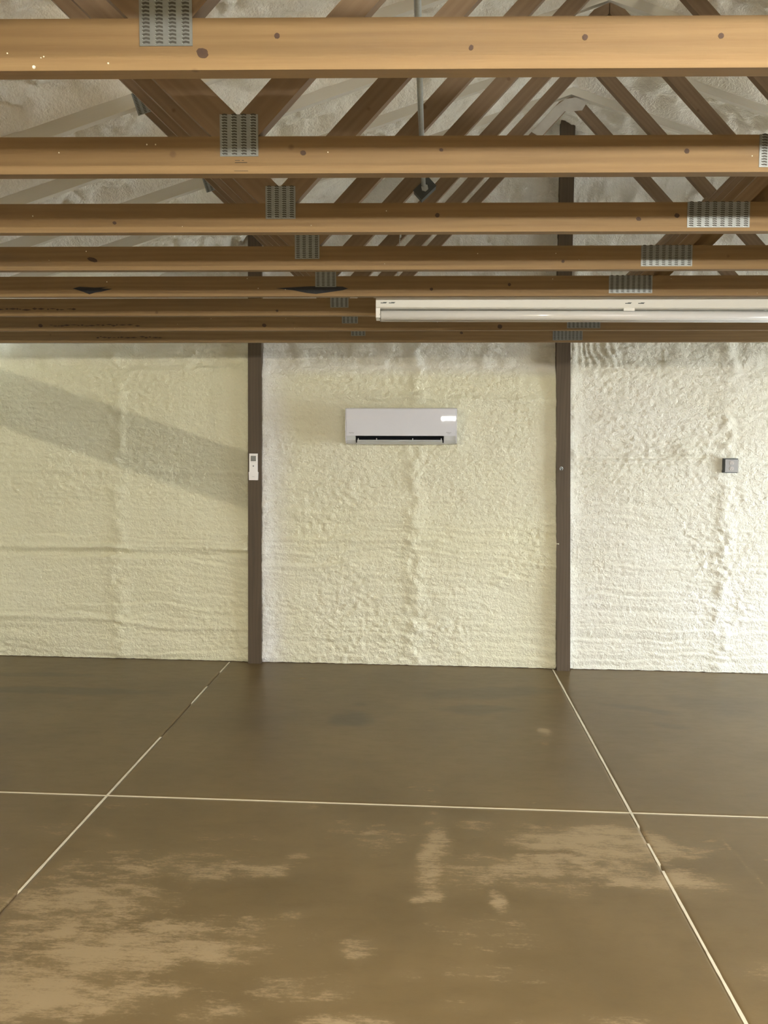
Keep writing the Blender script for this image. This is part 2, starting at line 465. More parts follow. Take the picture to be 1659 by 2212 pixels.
def foam_height(X, Z, x0, x1, seed, bay):
    """relief of the sprayed foam, metres towards the room"""
    xm = 0.5 * (x0 + x1)
    u = (X - x0) / (x1 - x0)
    h = 0.022 * fbm(X * 1.1, Z * 2.0, seed, 3)
    # spray passes: near-horizontal lips that wander
    warp = 0.05 * fbm(X * 0.9, Z * 1.3, seed + 5, 3) + 0.015 * fbm(X * 3.5, Z * 3.0, seed + 6, 2) + np.where(X > xm, 0.017, 0) * sstep(xm - .1, xm + .1, X)
    for sp, am, sd in ((0.093, 0.0110, 1), (0.052, 0.0075, 2), (0.21, 0.010, 3)):
        ph = (Z + warp * (1.0 + 0.3 * sd)) / sp + 0.35 * fbm(X * 1.7, Z * 4, seed + 20 + sd, 2)
        fr = ph - np.floor(ph)
        prof = np.where(fr < 0.80, fr / 0.80, (1 - fr) / 0.20)       # slow rise, sharp undercut at the top
        amp = am * np.clip(0.45 + 1.3 * fbm(X * 0.8, np.floor(ph) * 1.7 + 0.3 * Z, seed + 30 + sd, 2), 0, 1.3)
        zone = np.clip(0.75 + 0.9 * fbm(X * 0.7, Z * 1.1, seed + 50 + sd, 2), 0.15, 1.4)
        # the upper half is rougher, the lower half more banded
        zone = zone * np.where(Z < 1.35, 1.15, 0.75)
        h = h + (prof - 0.5) * amp * zone
    # crinkled skin
    st = np.where(Z > 1.3, 1.0, 0.6)
    h = h + 0.0045 * st * vnoise(X * 36, Z * 58, seed + 60) + 0.0030 * vnoise(X * 62, Z * 95, seed + 61)
    rough = sstep(0.1, 0.5, fbm(X * 1.3, Z * 2.2, seed + 63, 2))
    h = h + 0.0060 * rough * vnoise(X * 28, Z * 46, seed + 62)
    # the seam half-way between the posts where passes from both sides meet
    dm = np.abs(X - xm - 0.05 + 0.03 * fbm(Z * 2, Z * 0, seed + 70, 2))
    h = h + (0.012 + 0.012 * vnoise(X * 16, Z * 20, seed + 71)) * np.exp(-(dm / 0.07) ** 2)
    # cove against the posts
    e0 = np.exp(-((X - x0) / 0.075) ** 2); e1 = np.exp(-((x1 - X) / 0.075) ** 2)
    h = h + 0.030 * (e0 + e1) * (1 + 0.35 * vnoise(X * 18, Z * 14, seed + 80))
    # heavier pass just below the trusses
    top = sstep(2.33, 2.45, Z + 0.04 * fbm(X * 2, Z, seed + 90, 2))
    h = h - 0.030 * top + top * 0.016 * vnoise(X * 11 + 3 * Z, Z * 9, seed + 91)
    if bay == 'right':
        gz = 1.715 + 0.012 * np.sin(X * 3.0)
        h = h - 0.022 * np.exp(-((Z - gz) / 0.016) ** 2) * (1 - sstep(2.15, 2.25, X))
        h = h - 0.014 * np.exp(-((Z - gz + 0.045) / 0.012) ** 2) * (1 - sstep(1.9, 2.1, X))
        h = h + 0.035 * np.exp(-((X - 2.02) / 0.12) ** 2 - ((Z - 1.76) / 0.05) ** 2)
        h = h - 0.03 * np.exp(-((X - 2.62) / 0.12) ** 2 - ((Z - 1.69) / 0.035) ** 2)
        ridg = sstep(2.38, 2.44, Z) * (1 - sstep(2.62, 2.7, Z)) * (1 - sstep(1.35, 1.7, X))
        h = h + 0.0065 * ridg * np.sin(X * 105 + 14 * Z + 5 * vnoise(X * 7, Z * 7, 5))
    if bay == 'left':
        gz = 0.905 + 0.02 * fbm(X * 1.4, Z * 0, 3, 3)
        h = h + 0.020 * np.exp(-((Z - gz - 0.02) / 0.022) ** 2) - 0.018 * np.exp(-((Z - gz + 0.03) / 0.025) ** 2)
        gz = 1.555 + 0.012 * fbm(X * 1.7, Z * 0, 13, 3)
        h = h + 0.012 * np.exp(-((Z - gz) / 0.018) ** 2)
        gz = 0.27 + 0.07 * sstep(-2.9, -2.2, -X - 5.0 + 0 * X) + 0.02 * fbm(X * 1.4, Z * 0, 23, 3)
        h = h + 0.014 * np.exp(-((Z - gz) / 0.02) ** 2)
    if bay == 'middle':
        gz = 2.17 - 0.03 * sstep(-0.2, 0.25, X) + 0.012 * fbm(X * 3, Z * 0, 33, 2)
        h = h + 0.022 * np.exp(-((Z - gz) / 0.028) ** 2) * sstep(-1.0, -0.3, X)
        gz = 1.02 + 0.015 * fbm(X * 2, Z * 0, 43, 2)
        h = h + 0.010 * np.exp(-((Z - gz) / 0.02) ** 2)
    return h

def foam_bay(x0, x1, seed, bay, res=0.0085):
    xs = np.linspace(x0, x1, int((x1 - x0) / res))
    zs = np.concatenate([np.arange(0.0, 2.62, res), np.arange(2.62, 4.66, 0.024)])
    X, Z = np.meshgrid(xs, zs, indexing='ij')
    h = foam_height(X, Z, x0, x1, seed, bay)
    h = h * sstep(-0.05, 0.05, Z) 
    Xe = X.copy()
    jit = 0.006 * vnoise(Z * 28, Z * 0 + seed, seed + 99)
    Xe[0, :] += jit[0, :]; Xe[-1, :] += jit[-1, :]
    Y = end_y(X) - h
    Z2 = Z.copy(); Z2[:, 0] = 0.002 + 0.004 * np.abs(vnoise(xs * 30, xs * 0, seed))
    P = np.stack([Xe, Y, Z2], -1)
    Pb = np.pad(P, ((1, 1), (0, 0), (0, 0)), mode='edge'); Pb[0, :, 1] = 7.31; Pb[-1, :, 1] = 7.31
    yel = {'left': 1.0, 'middle': 0.85, 'right': 0.30}.get(bay, 0.3) + 0.15 * fbm(Pb[..., 0] * 1.3, Pb[..., 2] * 2, seed + 8, 3)
    if bay == 'middle':
        yel = yel * sstep(-1.36, -1.05, Pb[..., 0] + 0.06 * fbm(Pb[..., 0] * 3, Pb[..., 2] * 3, 12, 2))
        yel = yel * (1 - 0.8 * sstep(2.30, 2.42, Pb[..., 2]))
    if bay == 'left':
        yel = yel * (1 - 0.6 * sstep(2.30, 2.7, Pb[..., 2]))
    yel = yel * (1 - 0.75 * sstep(2.6, 2.9, Pb[..., 2]))
    o = link('foam_bay', grid_mesh('foam_bay', Pb, {'yellow': np.clip(yel, 0, 1)}), wall_back, M_FOAM)
    return o
foam_bay(XL - .05, -1.452, 11, 'left')['label'] = 'cream foam bay left of the post with the remote'
foam_bay(-1.350, 1.035, 23, 'middle')['label'] = 'cream foam bay behind the air conditioner'
foam_bay(1.085, 3.46, 37, 'right')['label'] = 'whiter foam bay around the electrical outlet'
foam_bay(3.56, XR + .05, 51, 'far', 0.03)

# posts of the end wall (three-ply columns painted dark brown)
def post(centers, w, label):
    bm = bmesh.new(); rings = []
    for z, x in centers:
        y0 = end_y(x) - 0.060; y1 = 7.29
        rings.append([bm.verts.new((x - w / 2 , y0, z)), bm.verts.new((x + w / 2, y0, z)), bm.verts.new((x + w / 2, y1, z)), bm.verts.new((x - w / 2, y1, z))])
    for a, b in zip(rings, rings[1:]):
        for i in range(4): bm.faces.new((a[i], a[(i + 1) % 4], b[(i + 1) % 4], b[i]))
    bm.faces.new(rings[0][::-1]); bm.faces.new(rings[-1])
    zc = centers[0]
    me = finish(bm, 'wall_post', bevel=0.003)
    # local X along the post, so that the grain runs up it
    T = Matrix.Translation((zc[1], end_y(zc[1]) - 0.06, 0)) @ Matrix.Rotation(-math.pi / 2, 4, 'Y')
    me.transform(T.inverted())
    o = link('wall_post', me, None, M_POST); o.matrix_world = T
    return tag(o, label, 'post')
post([(0, -1.4025), (2.6, -1.396), (3.45, -1.394)], 0.107, 'dark brown wooden wall post carrying the white remote control')
post([(0, 1.091), (1.3, 1.060), (2.6, 1.030), (4.27, 1.026)], 0.107, 'dark brown wooden wall post with a small metal hook, right of the air conditioner')
post([(0, 3.51), (3.2, 3.51)], 0.10, 'dark brown wooden wall post beyond the electrical outlet')

# ------------------------------------------------------------------ side walls, rear wall
def side_wall(name, x, sgn, openings, label):
    """plain foam-covered side wall built of boxes around a door opening"""
    xo = x + sgn * 0.16
    a, b = min(x, xo), max(x, xo)
    bm = bmesh.new()
    ys = [Y_BACK]
    for (y0, y1, z1) in openings:
        bm_box(bm, a, b, ys[-1], y0, 0, 2.46)
        bm_box(bm, a, b, y0, y1, z1, 2.46)
        ys.append(y1)
    bm_box(bm, a, b, ys[-1], 7.30, 0, 2.46)
    o = link(name, finish(bm, name), None, M_FOAM)
    return tag(o, label, 'wall', kind='structure')
side_wall('wall_left', XL, -1, [], 'foam covered side wall')
side_wall('wall_right', XR, 1, [(3.4, 6.3, 2.15)], 'foam covered side wall with an open doorway')
ground = link('ground', box_mesh('ground', XR + .3, XR + 14, -6, 14, -0.30, -0.05), None, plain('pale_concrete_apron', (0.58, 0.56, 0.52), 0.9, var=0.12, scale=5))
tag(ground, 'pale concrete apron outside the open doorway', 'ground', kind='structure')
wall_rear = link('wall_front', prism_mesh('wall_front', [(XL - .25, 0), (XR + .25, 0), (XR + .25, 2.55), (PEAK_X, 4.4), (XL - .25, 2.55)], Y_BACK - .16, Y_BACK, 'y'), None, M_DECK)
tag(wall_rear, 'bare wood sheathed rear gable wall', 'wall', kind='structure')

# ------------------------------------------------------------------ roof foam
def roof():
    xs = np.linspace(XL - .15, XR + .15, 540); ys = np.concatenate([np.linspace(Y_BACK - .1, -0.5, 60), np.linspace(-0.45, 7.32, 450)])
    X, Y = np.meshgrid(xs, ys, indexing='ij')
    base = chord_under(X) + 0.10
    near = sstep(6.1, 6.7, Y)
    base = base + near * 0.15 * (1 - sstep(0.8, 2.5, np.abs(X - PEAK_X)))
    h = 0.05 * fbm(X * 1.6, Y * 2.2, 5, 3) + 0.022 * vnoise(X * 8, Y * 9, 6) 
    rough = sstep(-0.15, 0.35, fbm(X * 1.1, Y * 1.3, 8, 2))
    bil = lambda f, sd: 0.5 - np.abs(vnoise(X * f, Y * f, sd)) * 1.6
    h = h - (0.35 + 0.65 * rough) * (0.030 * bil(9, 9) + 0.024 * bil(17, 10) + 0.012 * bil(31, 11))
    Z = base + 0.03 + h
    # foam built up along both sides of every truss
    ph = (Y - TY * X - Y1) / SP
    k = np.round(ph); dy = np.abs(ph - k) * SP
    inside = (k <= 7) & (k >= -10)
    ridge = np.where(inside, 1 - sstep(0.01, 0.085, dy + 0.012 * vnoise(X * 9, Y * 9, 12)), 0)
    Z = Z - ridge * (0.075 + h)
    yel = 0.25 + 0.2 * fbm(X * 1.5, Y * 1.5, 15, 3)
    P = np.stack([X, Y, Z], -1)
    o = link('ceiling', grid_mesh('ceiling', P, {'yellow': np.clip(yel, 0, 1)}, flip=True), None, M_ROOF)
    tag(o, 'lumpy grey-white spray foam under the pitched roof', 'ceiling', kind='structure')
    deck = prism_mesh('roof_deck', [(XL - .3, 2.46), (XL - .3, 2.95), (PEAK_X, 4.52), (XR + .3, 2.95), (XR + .3, 2.46), (XR + .31, 2.46), (XR + .31, 3.0), (PEAK_X, 4.58), (XL - .31, 3.0), (XL - .31, 2.46)], Y_BACK - .2, 7.5, 'y')
    link('roof_deck', deck, o, M_DECK)
roof()

# ------------------------------------------------------------------ trusses
def board_obj(name, poly, y0, y1, mat, parent, bevel=0.0025):
    """board whose outline `poly` lies in the truss plane; local X is put along its first edge"""
    p0, p1 = Vector(poly[0]), Vector(poly[1])
    a = math.atan2(p1.y - p0.y, p1.x - p0.x)
    ca, sa = math.cos(-a), math.sin(-a)
    loc = [((p[0] - p0.x) * ca - (p[1] - p0.y) * sa, (p[0] - p0.x) * sa + (p[1] - p0.y) * ca) for p in poly]
    me = prism_mesh(name, loc, y0, y1, 'y', bevel=bevel)
    o = link(name, me, parent, mat)
    o.location = (p0.x, 0, p0.y); o.rotation_euler = (0, -a, 0)
    return o

WTH = 0.038                                         # lumber thickness, along Y
JL = -0.478; JR = 2 * PEAK_X - JL                   # web joints on the bottom chord
CT = 0.089                                          # top of the bottom chord (local z, 0 = its underside)

def plate_mesh(w, h, cols, rows, name):
    """toothed connector plate in the XZ plane, centred on the origin, facing -Y"""
    return box_mesh(name, -w / 2, w / 2, -0.0018, 0, -h / 2, h / 2)
def slot_mesh(w, h, cols, rows, name):
    bm = bmesh.new()
    cw = w / cols
    for c in range(cols):
        cx = -w / 2 + (c + 0.5) * cw
        for r in range(rows):
            z = -h / 2 + (r + 0.6) * h / rows
            hw = cw * 0.28
            bow = 0.0012
            poly = [(cx - hw, z - 0.0004), (cx, z + bow), (cx + hw, z - 0.0004), (cx + hw, z + 0.0030), (cx, z + 0.0040 + bow * .5), (cx - hw, z + 0.0030)]
            bm_prism(bm, poly, -0.0022, -0.0017, 'y')
    return finish(bm, name)
def teeth_mesh(w, h, cols, rows, name):
    """little bright burrs along each column of punched teeth"""
    bm = bmesh.new()
    cw = w / cols
    for c in range(cols):
        cx = -w / 2 + (c + 0.5) * cw - cw * 0.25
        for r in range(rows):
            z = -h / 2 + (r + 0.6) * h / rows - 0.0012
            bm_box(bm, cx - 0.0009, cx + 0.0009, -0.0036, -0.0016, z, z + 0.0016)
    return finish(bm, name)
ME_P1 = plate_mesh(0.094, 0.100, 4, 15, 'connector_plate'); ME_S1 = slot_mesh(0.094, 0.100, 4, 15, 'tooth_slots'); ME_T1 = teeth_mesh(0.094, 0.100, 4, 15, 'tooth_burrs')
ME_P2 = plate_mesh(0.194, 0.078, 8, 12, 'connector_plate'); ME_S2 = slot_mesh(0.194, 0.078, 8, 12, 'tooth_slots'); ME_T2 = teeth_mesh(0.194, 0.078, 8, 12, 'tooth_burrs')
for me, mt in ((ME_P1, M_PLATE), (ME_P2, M_PLATE), (ME_S1, M_SLOT), (ME_S2, M_SLOT), (ME_T1, M_GALV), (ME_T2, M_GALV)): me.materials.append(mt)

def put_plate(parent, x, z, pm, sm, tm, rot=0.0):
    p = link('connector_plate', pm, parent); p.location = (x, -0.0002, z); p.rotation_euler = (0, rot, 0)
    s = link('tooth_slots', sm, p); s['kind'] = 'stuff'
    t = link('tooth_burrs', tm, p); t['kind'] = 'stuff'
    return p

def web_poly(xb, slope, sgn, ztop, half=0.0475):
    """outline of a web that leaves the joint (xb, CT): inner edge cut on the joint's centre line"""
    zc = 0.138                                      # height of the V between the two webs
    def inner(z): return xb + sgn * (0 + slope * (z - zc))
    def outer(z): return xb + sgn * (half + slope * (z - CT))
    # first edge = long outer edge
    pts = [(outer(CT), CT), (outer(ztop[1]), ztop[1]), (inner(ztop[0]), ztop[0]), (xb, zc), (xb, CT)]
    return pts

def make_truss():
    root = empty('roof_truss')
    off = HC
    b = board_obj('bottom_chord', [(XL - .1, 0.0), (XR + .1, 0.0), (XR + .1, CT), (XL - .1, CT)], 0, WTH, M_WOOD, root, 0.003)
    pk = TOPU - off
    for s in (-1, 1):
        xe = PEAK_X + s * 4.60
        ze = pk - SLOPE * 4.60
        board_obj('top_chord', [(xe, ze), (PEAK_X, pk), (PEAK_X, pk + 0.094), (xe, ze + 0.094)], 0.0, WTH, M_CHORD_TOP, root, 0.004)
    # long webs to the peak
    for s, xb in ((1, JL), (-1, JR)):
        xtop_in = xb + s * 0.935 * (pk - 0.10 - 0.138)
        pts = web_poly(xb, 0.935, s, (pk - 0.045, pk - 0.075))
        # cut on the truss centre line at the peak
        pts = [pts[0], (PEAK_X - s * 0.002, CT + (PEAK_X - s * 0.002 - (xb + s * 0.0475)) / (s * 0.935)), (PEAK_X - s * 0.002, pk - 0.012), (PEAK_X - s * 0.10, pk - 0.012 - 0.10 * SLOPE), pts[3], pts[4]]
        zi = pts[3][1]; xi = xb + s * 0.935 * (zi - 0.138)
        pts[3] = (xi, zi)
        board_obj('web', pts, 0.0, WTH, M_WEB, root)
    # short webs to the quarter points of the top chords
    for s, xb in ((-1, JL), (1, JR)):
        def zc(x): return pk - SLOPE * abs(x - PEAK_X)
        pts = web_poly(xb, 1.03, s, (0.80, 0.80), 0.065)
        # trim on the top chord: walk up each edge until it meets the chord
        def hit(x0, z0, sl):
            t = 0.0
            while z0 + t < zc(x0 + s * sl * t) and t < 2: t += 0.002
            return (x0 + s * sl * t, z0 + t)
        A = hit(pts[0][0], CT, 1.03); B = hit(xb, 0.138, 1.03)
        board_obj('web', [pts[0], A, B, (xb, 0.138), (xb, CT)], 0.0, WTH, M_WEB, root)
    # sub-web rising from the splice to the peak web, with a stiffener board behind it
    board_obj('web', [(0.990, CT), (1.66, CT + .67), (1.615, CT + .70), (0.936, CT)], 0.0, WTH, M_WEB, root)
    board_obj('stiffener', [(1.072, CT), (1.70, CT + .64), (1.61, CT + .66), (0.985, CT)], WTH + .002, WTH * 2, M_WOOD, root)
    put_plate(root, JL + 0.002, 0.091, ME_P1, ME_S1, ME_T1)
    put_plate(root, JR, 0.091, ME_P1, ME_S1, ME_T1)
    put_plate(root, PEAK_X, 0.050, ME_P2, ME_S2, ME_T2)
    put_plate(root, PEAK_X - 2.17, pk - SLOPE * 2.17 + 0.01, ME_P1, ME_S1, ME_T1, math.radians(-18))
    put_plate(root, PEAK_X + 2.17, pk - SLOPE * 2.17 + 0.01, ME_P1, ME_S1, ME_T1, math.radians(18))
    return root

def copy_tree(o, parent=None):
    c = o.copy(); C.objects.link(c); c.parent = parent
    for ch in list(o.children): copy_tree(ch, c)
    return c

ORD = {8: 'nearest the foam end wall', 7: 'second from the foam end wall', 6: 'third from the foam end wall', 5: 'fourth from the foam end wall, with long black bark pockets',
       4: 'fifth from the foam end wall', 3: 'sixth from the foam end wall', 2: 'seventh from the foam end wall, with pencil marks under its plate',
       1: 'eighth from the foam end wall, brightly lit with a big oval knot', 0: 'ninth from the foam end wall'}
NTH = ('tenth', 'eleventh', 'twelfth', 'thirteenth', 'fourteenth', 'fifteenth', 'sixteenth', 'seventeenth')
proto = make_truss()
TRUSS = {}
for k in range(8, -9, -1):
    t = proto if k == 8 else copy_tree(proto)
    t.location = (0, Y1 + SP * (k - 1), HC)
    t.rotation_euler = (0, -TR, math.atan(TY))
    tag(t, 'pine roof truss ' + ORD.get(k, NTH[-k - 1] + ' from the foam end wall' if k < 0 else ''), 'truss', 'wooden roof trusses')
    TRUSS[k] = t

# knots, bark pockets, pencil marks and foam flecks on single chords
def chord_child(k, name, bm, mat, kind=None):
    bc = [c for c in TRUSS[k].children if c.name.startswith('bottom_chord')][0]
    o = link(name, finish(bm, name), bc, mat)
    # bottom chord's own frame starts at its left end
    o.location = (-(XL - .1), 0, 0)
    if kind: o['kind'] = kind
    return o
def patch(k, name, x, z, rx, rz, mat, ang=0.0, jag=0.12, n=18, seed=0):
    rnd = random.Random(seed * 31 + k)
    bm = bmesh.new(); poly = []
    for i in range(n):
        a = math.tau * i / n
        r = 1 + rnd.uniform(-jag, jag)
        u, v = rx * r * math.cos(a), rz * r * math.sin(a)
        poly.append((x + u * math.cos(ang) - v * math.sin(ang), z + u * math.sin(ang) + v * math.cos(ang)))
    bm_prism(bm, poly, -0.0006, 0.002, 'y')
    return chord_child(k, name, bm, mat)
for (k, x, z, rx, rz) in ((1, -.412, .029, .0105, .0085), (1, -.279, .058, .005, .005), (1, .065, .036, .004, .005), (1, .266, .053, .005, .005), (1, .505, .054, .005, .005),
                          (2, -.319, .049, .007, .006), (2, .02, .055, .005, .004), (3, .645, .038, .008, .006), (3, .764, .048, .008, .007), (3, .016, .051, .007, .007), (3, -1.0, .03, .006, .005),
                          (4, -1.3, .04, .02, .008), (4, .5, .03, .006, .006), (5, .0, .03, .007, .007), (5, .35, .05, .007, .007), (6, -.8, .025, .007, .006), (7, .404, .021, .014, .013), (7, -.98, .03, .013, .010),
                          (7, -2.3, .03, .013, .010), (8, .2, .06, .010, .008), (2, .62, .05, .006, .006), (4, 1.35, .03, .010, .009)):
    patch(k, 'knot', x, z, rx, rz, M_KNOT, ang=-.3, jag=.08, seed=int(x * 1000))
def pocket(k, pts, name='bark_pocket'):
    bm = bmesh.new(); bm_prism(bm, pts, -0.0006, 0.002, 'y'); return chord_child(k, name, bm, M_BARK)
pocket(5, [(-1.62, .036), (-1.60, .030), (-1.57, .020), (-1.545, .010), (-1.52, .018), (-1.49, .022), (-1.44, .034), (-1.49, .036), (-1.46, .042), (-1.52, .040), (-1.59, .044)])
pocket(5, [(-.70, .036), (-.62, .026), (-.56, .014), (-.52, .010), (-.46, .018), (-.40, .026), (-.375, .034), (-.40, .042), (-.46, .044), (-.55, .044), (-.62, .040)])
for (k, x0, x1, z) in ((6, -2.35, -1.86, .034), (7, -2.25, -1.72, .032), (8, -2.2, -1.76, .034)):
    bm = bmesh.new(); rnd = random.Random(k)
    x = x0
    while x < x1:
        w = rnd.uniform(.012, .06); hz = rnd.uniform(.002, .006); dz = rnd.uniform(-.004, .004)
        bm_prism(bm, [(x, z + dz), (x + w * .5, z + dz - hz), (x + w, z + dz), (x + w * .5, z + dz + hz)], -0.0006, 0.001, 'y')
        x += w * rnd.uniform(.6, 1.2)
    chord_child(k, 'pitch_streak', bm, M_KNOT, 'stuff')
bm = bmesh.new()
for (x0, x1, z, t) in ((-.487, -.457, .026, .0012), (-.487, -.475, .031, .001), (-.470, -.465, .031, .001), (-.489, -.455, .006, .0008)):
    bm_box(bm, x0, x1, -0.0006, .001, z, z + t)
chord_child(2, 'pencil_mark', bm, M_BARK)
bm = bmesh.new(); rnd = random.Random(5)
for (x, z, r) in ((-.713, .006, .0035), (-.58, .012, .0018), (-.76, .03, .0016), (-.70, .022, .0012), (-.695, .024, .0014)):
    bmesh.ops.create_icosphere(bm, subdivisions=1, radius=r, matrix=Matrix.Translation((x, -.0008, z)))
chord_child(1, 'foam_fleck', bm, M_FOAMBIT, 'stuff')
for k in (2, 3, 4, 5, 7):
    bm = bmesh.new(); rnd = random.Random(k * 3)
    for i in range(7):
        bmesh.ops.create_icosphere(bm, subdivisions=1, radius=rnd.uniform(.001, .0022), matrix=Matrix.Translation((rnd.uniform(-1.5, 1.5), -.0008, rnd.uniform(.01, .085))))
    chord_child(k, 'foam_fleck', bm, M_FOAMBIT, 'stuff')

# foam overspray that coats the peak of the truss nearest the end wall
pk_ = TOPU - HC
def overspray(pts, seed):
    bm = bmesh.new(); bm_prism(bm, pts, -0.004, 0.001, 'y')
    o = link('foam_overspray', finish(bm, 'foam_overspray', bevel=0.002), TRUSS[8], M_OVER); return o
def on_left_web(z, w):     # w = 0 lower right edge .. 1 upper left edge
    lo = JL + 0.0475 + 0.935 * (z - CT); hi = JL + 0.935 * (z - 0.138)
    return (lo + (hi - lo) * w, z)
zz = [1.27, 1.30, 1.33, 1.36, 1.40, 1.44]
rnd = random.Random(2)
lowe = [on_left_web(z + 0.03 * rnd.random(), 0.02) for z in zz]; hie = [on_left_web(z + 0.05 + 0.02 * rnd.random(), 0.98) for z in zz]
overspray(lowe + [(PEAK_X, pk_ - 0.105), (PEAK_X + 0.07, pk_ - 0.10), (PEAK_X + 0.10, pk_ - 0.05), (PEAK_X + 0.03, pk_ - 0.02), (PEAK_X - 0.04, pk_ - 0.03)] + hie[::-1], 1)

# ------------------------------------------------------------------ strip lights
def strip_light(y, z_tube, lit, label, chain_top, x0=-0.257):
    """two-tube fluorescent batten, 2.4 m long, parallel to the trusses"""
    t = empty('strip_light', (x0, y + TY * x0, z_tube), (0, -TR * 0.6, math.atan(TY)))
    tag(t, label, 'light fixture')
    L = 2.44
    prof = [(0.000, 0.034), (0.006, 0.030), (0.030, 0.026), (0.100, 0.026), (0.124, 0.030), (0.130, 0.034), (0.122, 0.105), (0.008, 0.105)]
    h = link('housing', prism_mesh('housing', prof, 0, L, 'x', bevel=0.0015), t, M_WHITE)
    # slots punched in the front of the housing
    bm = bmesh.new()
    for x in (0.022, 0.06, 1.155, 1.215):
        bm_box(bm, x, x + 0.026, 0.000, 0.012, 0.050, 0.0535)
        bm_box(bm, x + 0.012, x + 0.03, -0.001, 0.012, 0.0535, 0.0555)
    link('knockout_slot', finish(bm, 'knockout_slot'), h, M_DARKM)
    for yy in (0.030, 0.100):
        tb = link('fluorescent_tube', tube_mesh('fluorescent_tube', [(0.024, yy, 0), (L - 0.024, yy, 0)], 0.0215, 24), t, M_TUBE_LIT if lit else M_TUBE_OFF)
        for a, b in ((0.018, 0.030), (L - 0.030, L - 0.018)):
            link('end_cap', tube_mesh('end_cap', [(a, yy, 0), (b, yy, 0)], 0.0205, 20), tb, M_STEEL)
        for a, b in ((0, 0.020), (L - 0.020, L)):
            link('lamp_holder', box_mesh('lamp_holder', a, b, yy - 0.020, yy + 0.020, -0.014, 0.034, bevel=0.003, segs=2), t, M_WHITE)
    # clip in the middle
    link('tube_clip', box_mesh('tube_clip', 1.15, 1.20, 0.004, 0.014, 0.018, 0.034, bevel=0.001), t, M_WHITE)
    # bead chains up to the trusses
    for cx, ct in zip((0.10, L - 0.10), chain_top):
        bm = bmesh.new(); n = int((ct - 0.1) / 0.0075)
        for i in range(n):
            f = i / (n - 1)
            bmesh.ops.create_icosphere(bm, subdivisions=1, radius=0.0034, matrix=Matrix.Translation((cx - 0.004 + 0.02 * f, 0.065, 0.104 + (ct - 0.104) * f)))
        ch = link('bead_chain', finish(bm, 'bead_chain', smooth=True), t, M_GALV); ch['kind'] = 'stuff'
        link('hanger_rod', tube_mesh('hanger_rod', [(cx + 0.016, -0.105, ct), (cx + 0.016, 0.52, ct)], 0.004, 8), t, M_GALV)
    return t
strip_light(4.20, 2.398, False, 'unlit white twin-tube strip light hanging under the pine trusses', (0.462, 0.352))
strip_light(-0.12, 2.300, True, 'lit twin-tube strip light hanging over the middle of the room', (0.257, 0.262), 0.02)

# ------------------------------------------------------------------ conduit and junction box
cd = tag(empty('electrical_conduit', (-0.045, 0, 2.93)), 'thin grey metal conduit running between the truss webs to a junction box', 'conduit')
link('pipe', tube_mesh('pipe', [(0, -1.0, 0), (0, 2.0, 0), (0.0, 3.0, 0), (0.004, 3.98, -0.004)], 0.0098, 14), cd, M_GALV)
for yy in (2.262, 3.485):
    link('coupling', tube_mesh('coupling', [(0, yy - .02, 0), (0, yy + .02, 0)], 0.0125, 14), cd, M_GALV)
jb = tag(empty('junction_box', (-0.035, 4.0, 2.915), (0, math.radians(-43), 0)), 'small dark steel junction box on a truss web at the end of the conduit', 'electrical box')
link('box', box_mesh('box', -0.042, 0.042, 0, 0.055, -0.026, 0.026, bevel=0.003), jb, M_DARKM)
link('cover', box_mesh('cover', -0.044, 0.044, -0.003, 0.0, -0.028, 0.028, bevel=0.001), jb, M_DARKM)
link('locknut', tube_mesh('locknut', [(0, -0.012, 0), (0, -0.003, 0)], 0.016, 6), jb, M_GALV)

# ------------------------------------------------------------------ air conditioner
ACW, ACH = 0.868, 0.278
ac = tag(empty('air_conditioner', (-0.2215, end_y(-.22) + 0.02, 1.795), (0, -0.006, WY)), 'white wall mounted split air conditioner on the cream foam wall', 'air conditioner')
hw = ACW / 2
prof = [(0, 0.015), (0, ACH), (-0.165, ACH), (-0.188, ACH - .006), (-0.203, ACH - .09), (-0.206, 0.10), (-0.200, 0.058), (-0.188, 0.030), (-0.165, 0.010), (-0.13, 0.0), (-0.03, 0.0)]
# casing: solid ends, hollow outlet in the middle
mid = [(0, 0.015), (0, ACH), (-0.165, ACH), (-0.188, ACH - .006), (-0.203, ACH - .09), (-0.206, 0.10), (-0.202, 0.068), (-0.11, 0.064), (-0.08, 0.012), (-0.03, 0.0)]
link('casing', prism_mesh('casing', mid, -hw + .08, hw - .10, 'x', bevel=0.002), ac, M_ACW)
link('end_casing', prism_mesh('end_casing', prof, -hw + .008, -hw + .08, 'x', bevel=0.003, segs=2), ac, M_ACG)
link('end_casing', prism_mesh('end_casing', prof, hw - .10, hw - .008, 'x', bevel=0.003, segs=2), ac, M_ACG)
side = [(0.0, 0.02), (0, ACH), (-0.165, ACH + .001), (-0.195, ACH - .004), (-0.211, ACH - .09), (-0.214, 0.10), (-0.207, 0.058), (-0.194, 0.026), (-0.166, 0.006), (-0.13, 0.0), (-0.03, 0.0)]
for a, b in ((-hw, -hw + .009), (hw - .009, hw)):
    link('side_panel', prism_mesh('side_panel', side, a, b, 'x', bevel=0.002, segs=2), ac, M_ACW)
front = [(-0.150, ACH - .004), (-0.150, ACH + .003), (-0.190, ACH + .002), (-0.2080, ACH - .003), (-0.2128, ACH - .010), (-0.2140, 0.118), (-0.2135, 0.064), (-0.206, 0.064), (-0.2065, 0.12), (-0.2045, ACH - .09), (-0.190, ACH - .012)]
fp = link('front_panel', prism_mesh('front_panel', front, -hw + .010, hw - .010, 'x', bevel=0.0015, segs=2), ac, M_ACW)
for p in fp.data.polygons: p.use_smooth = False
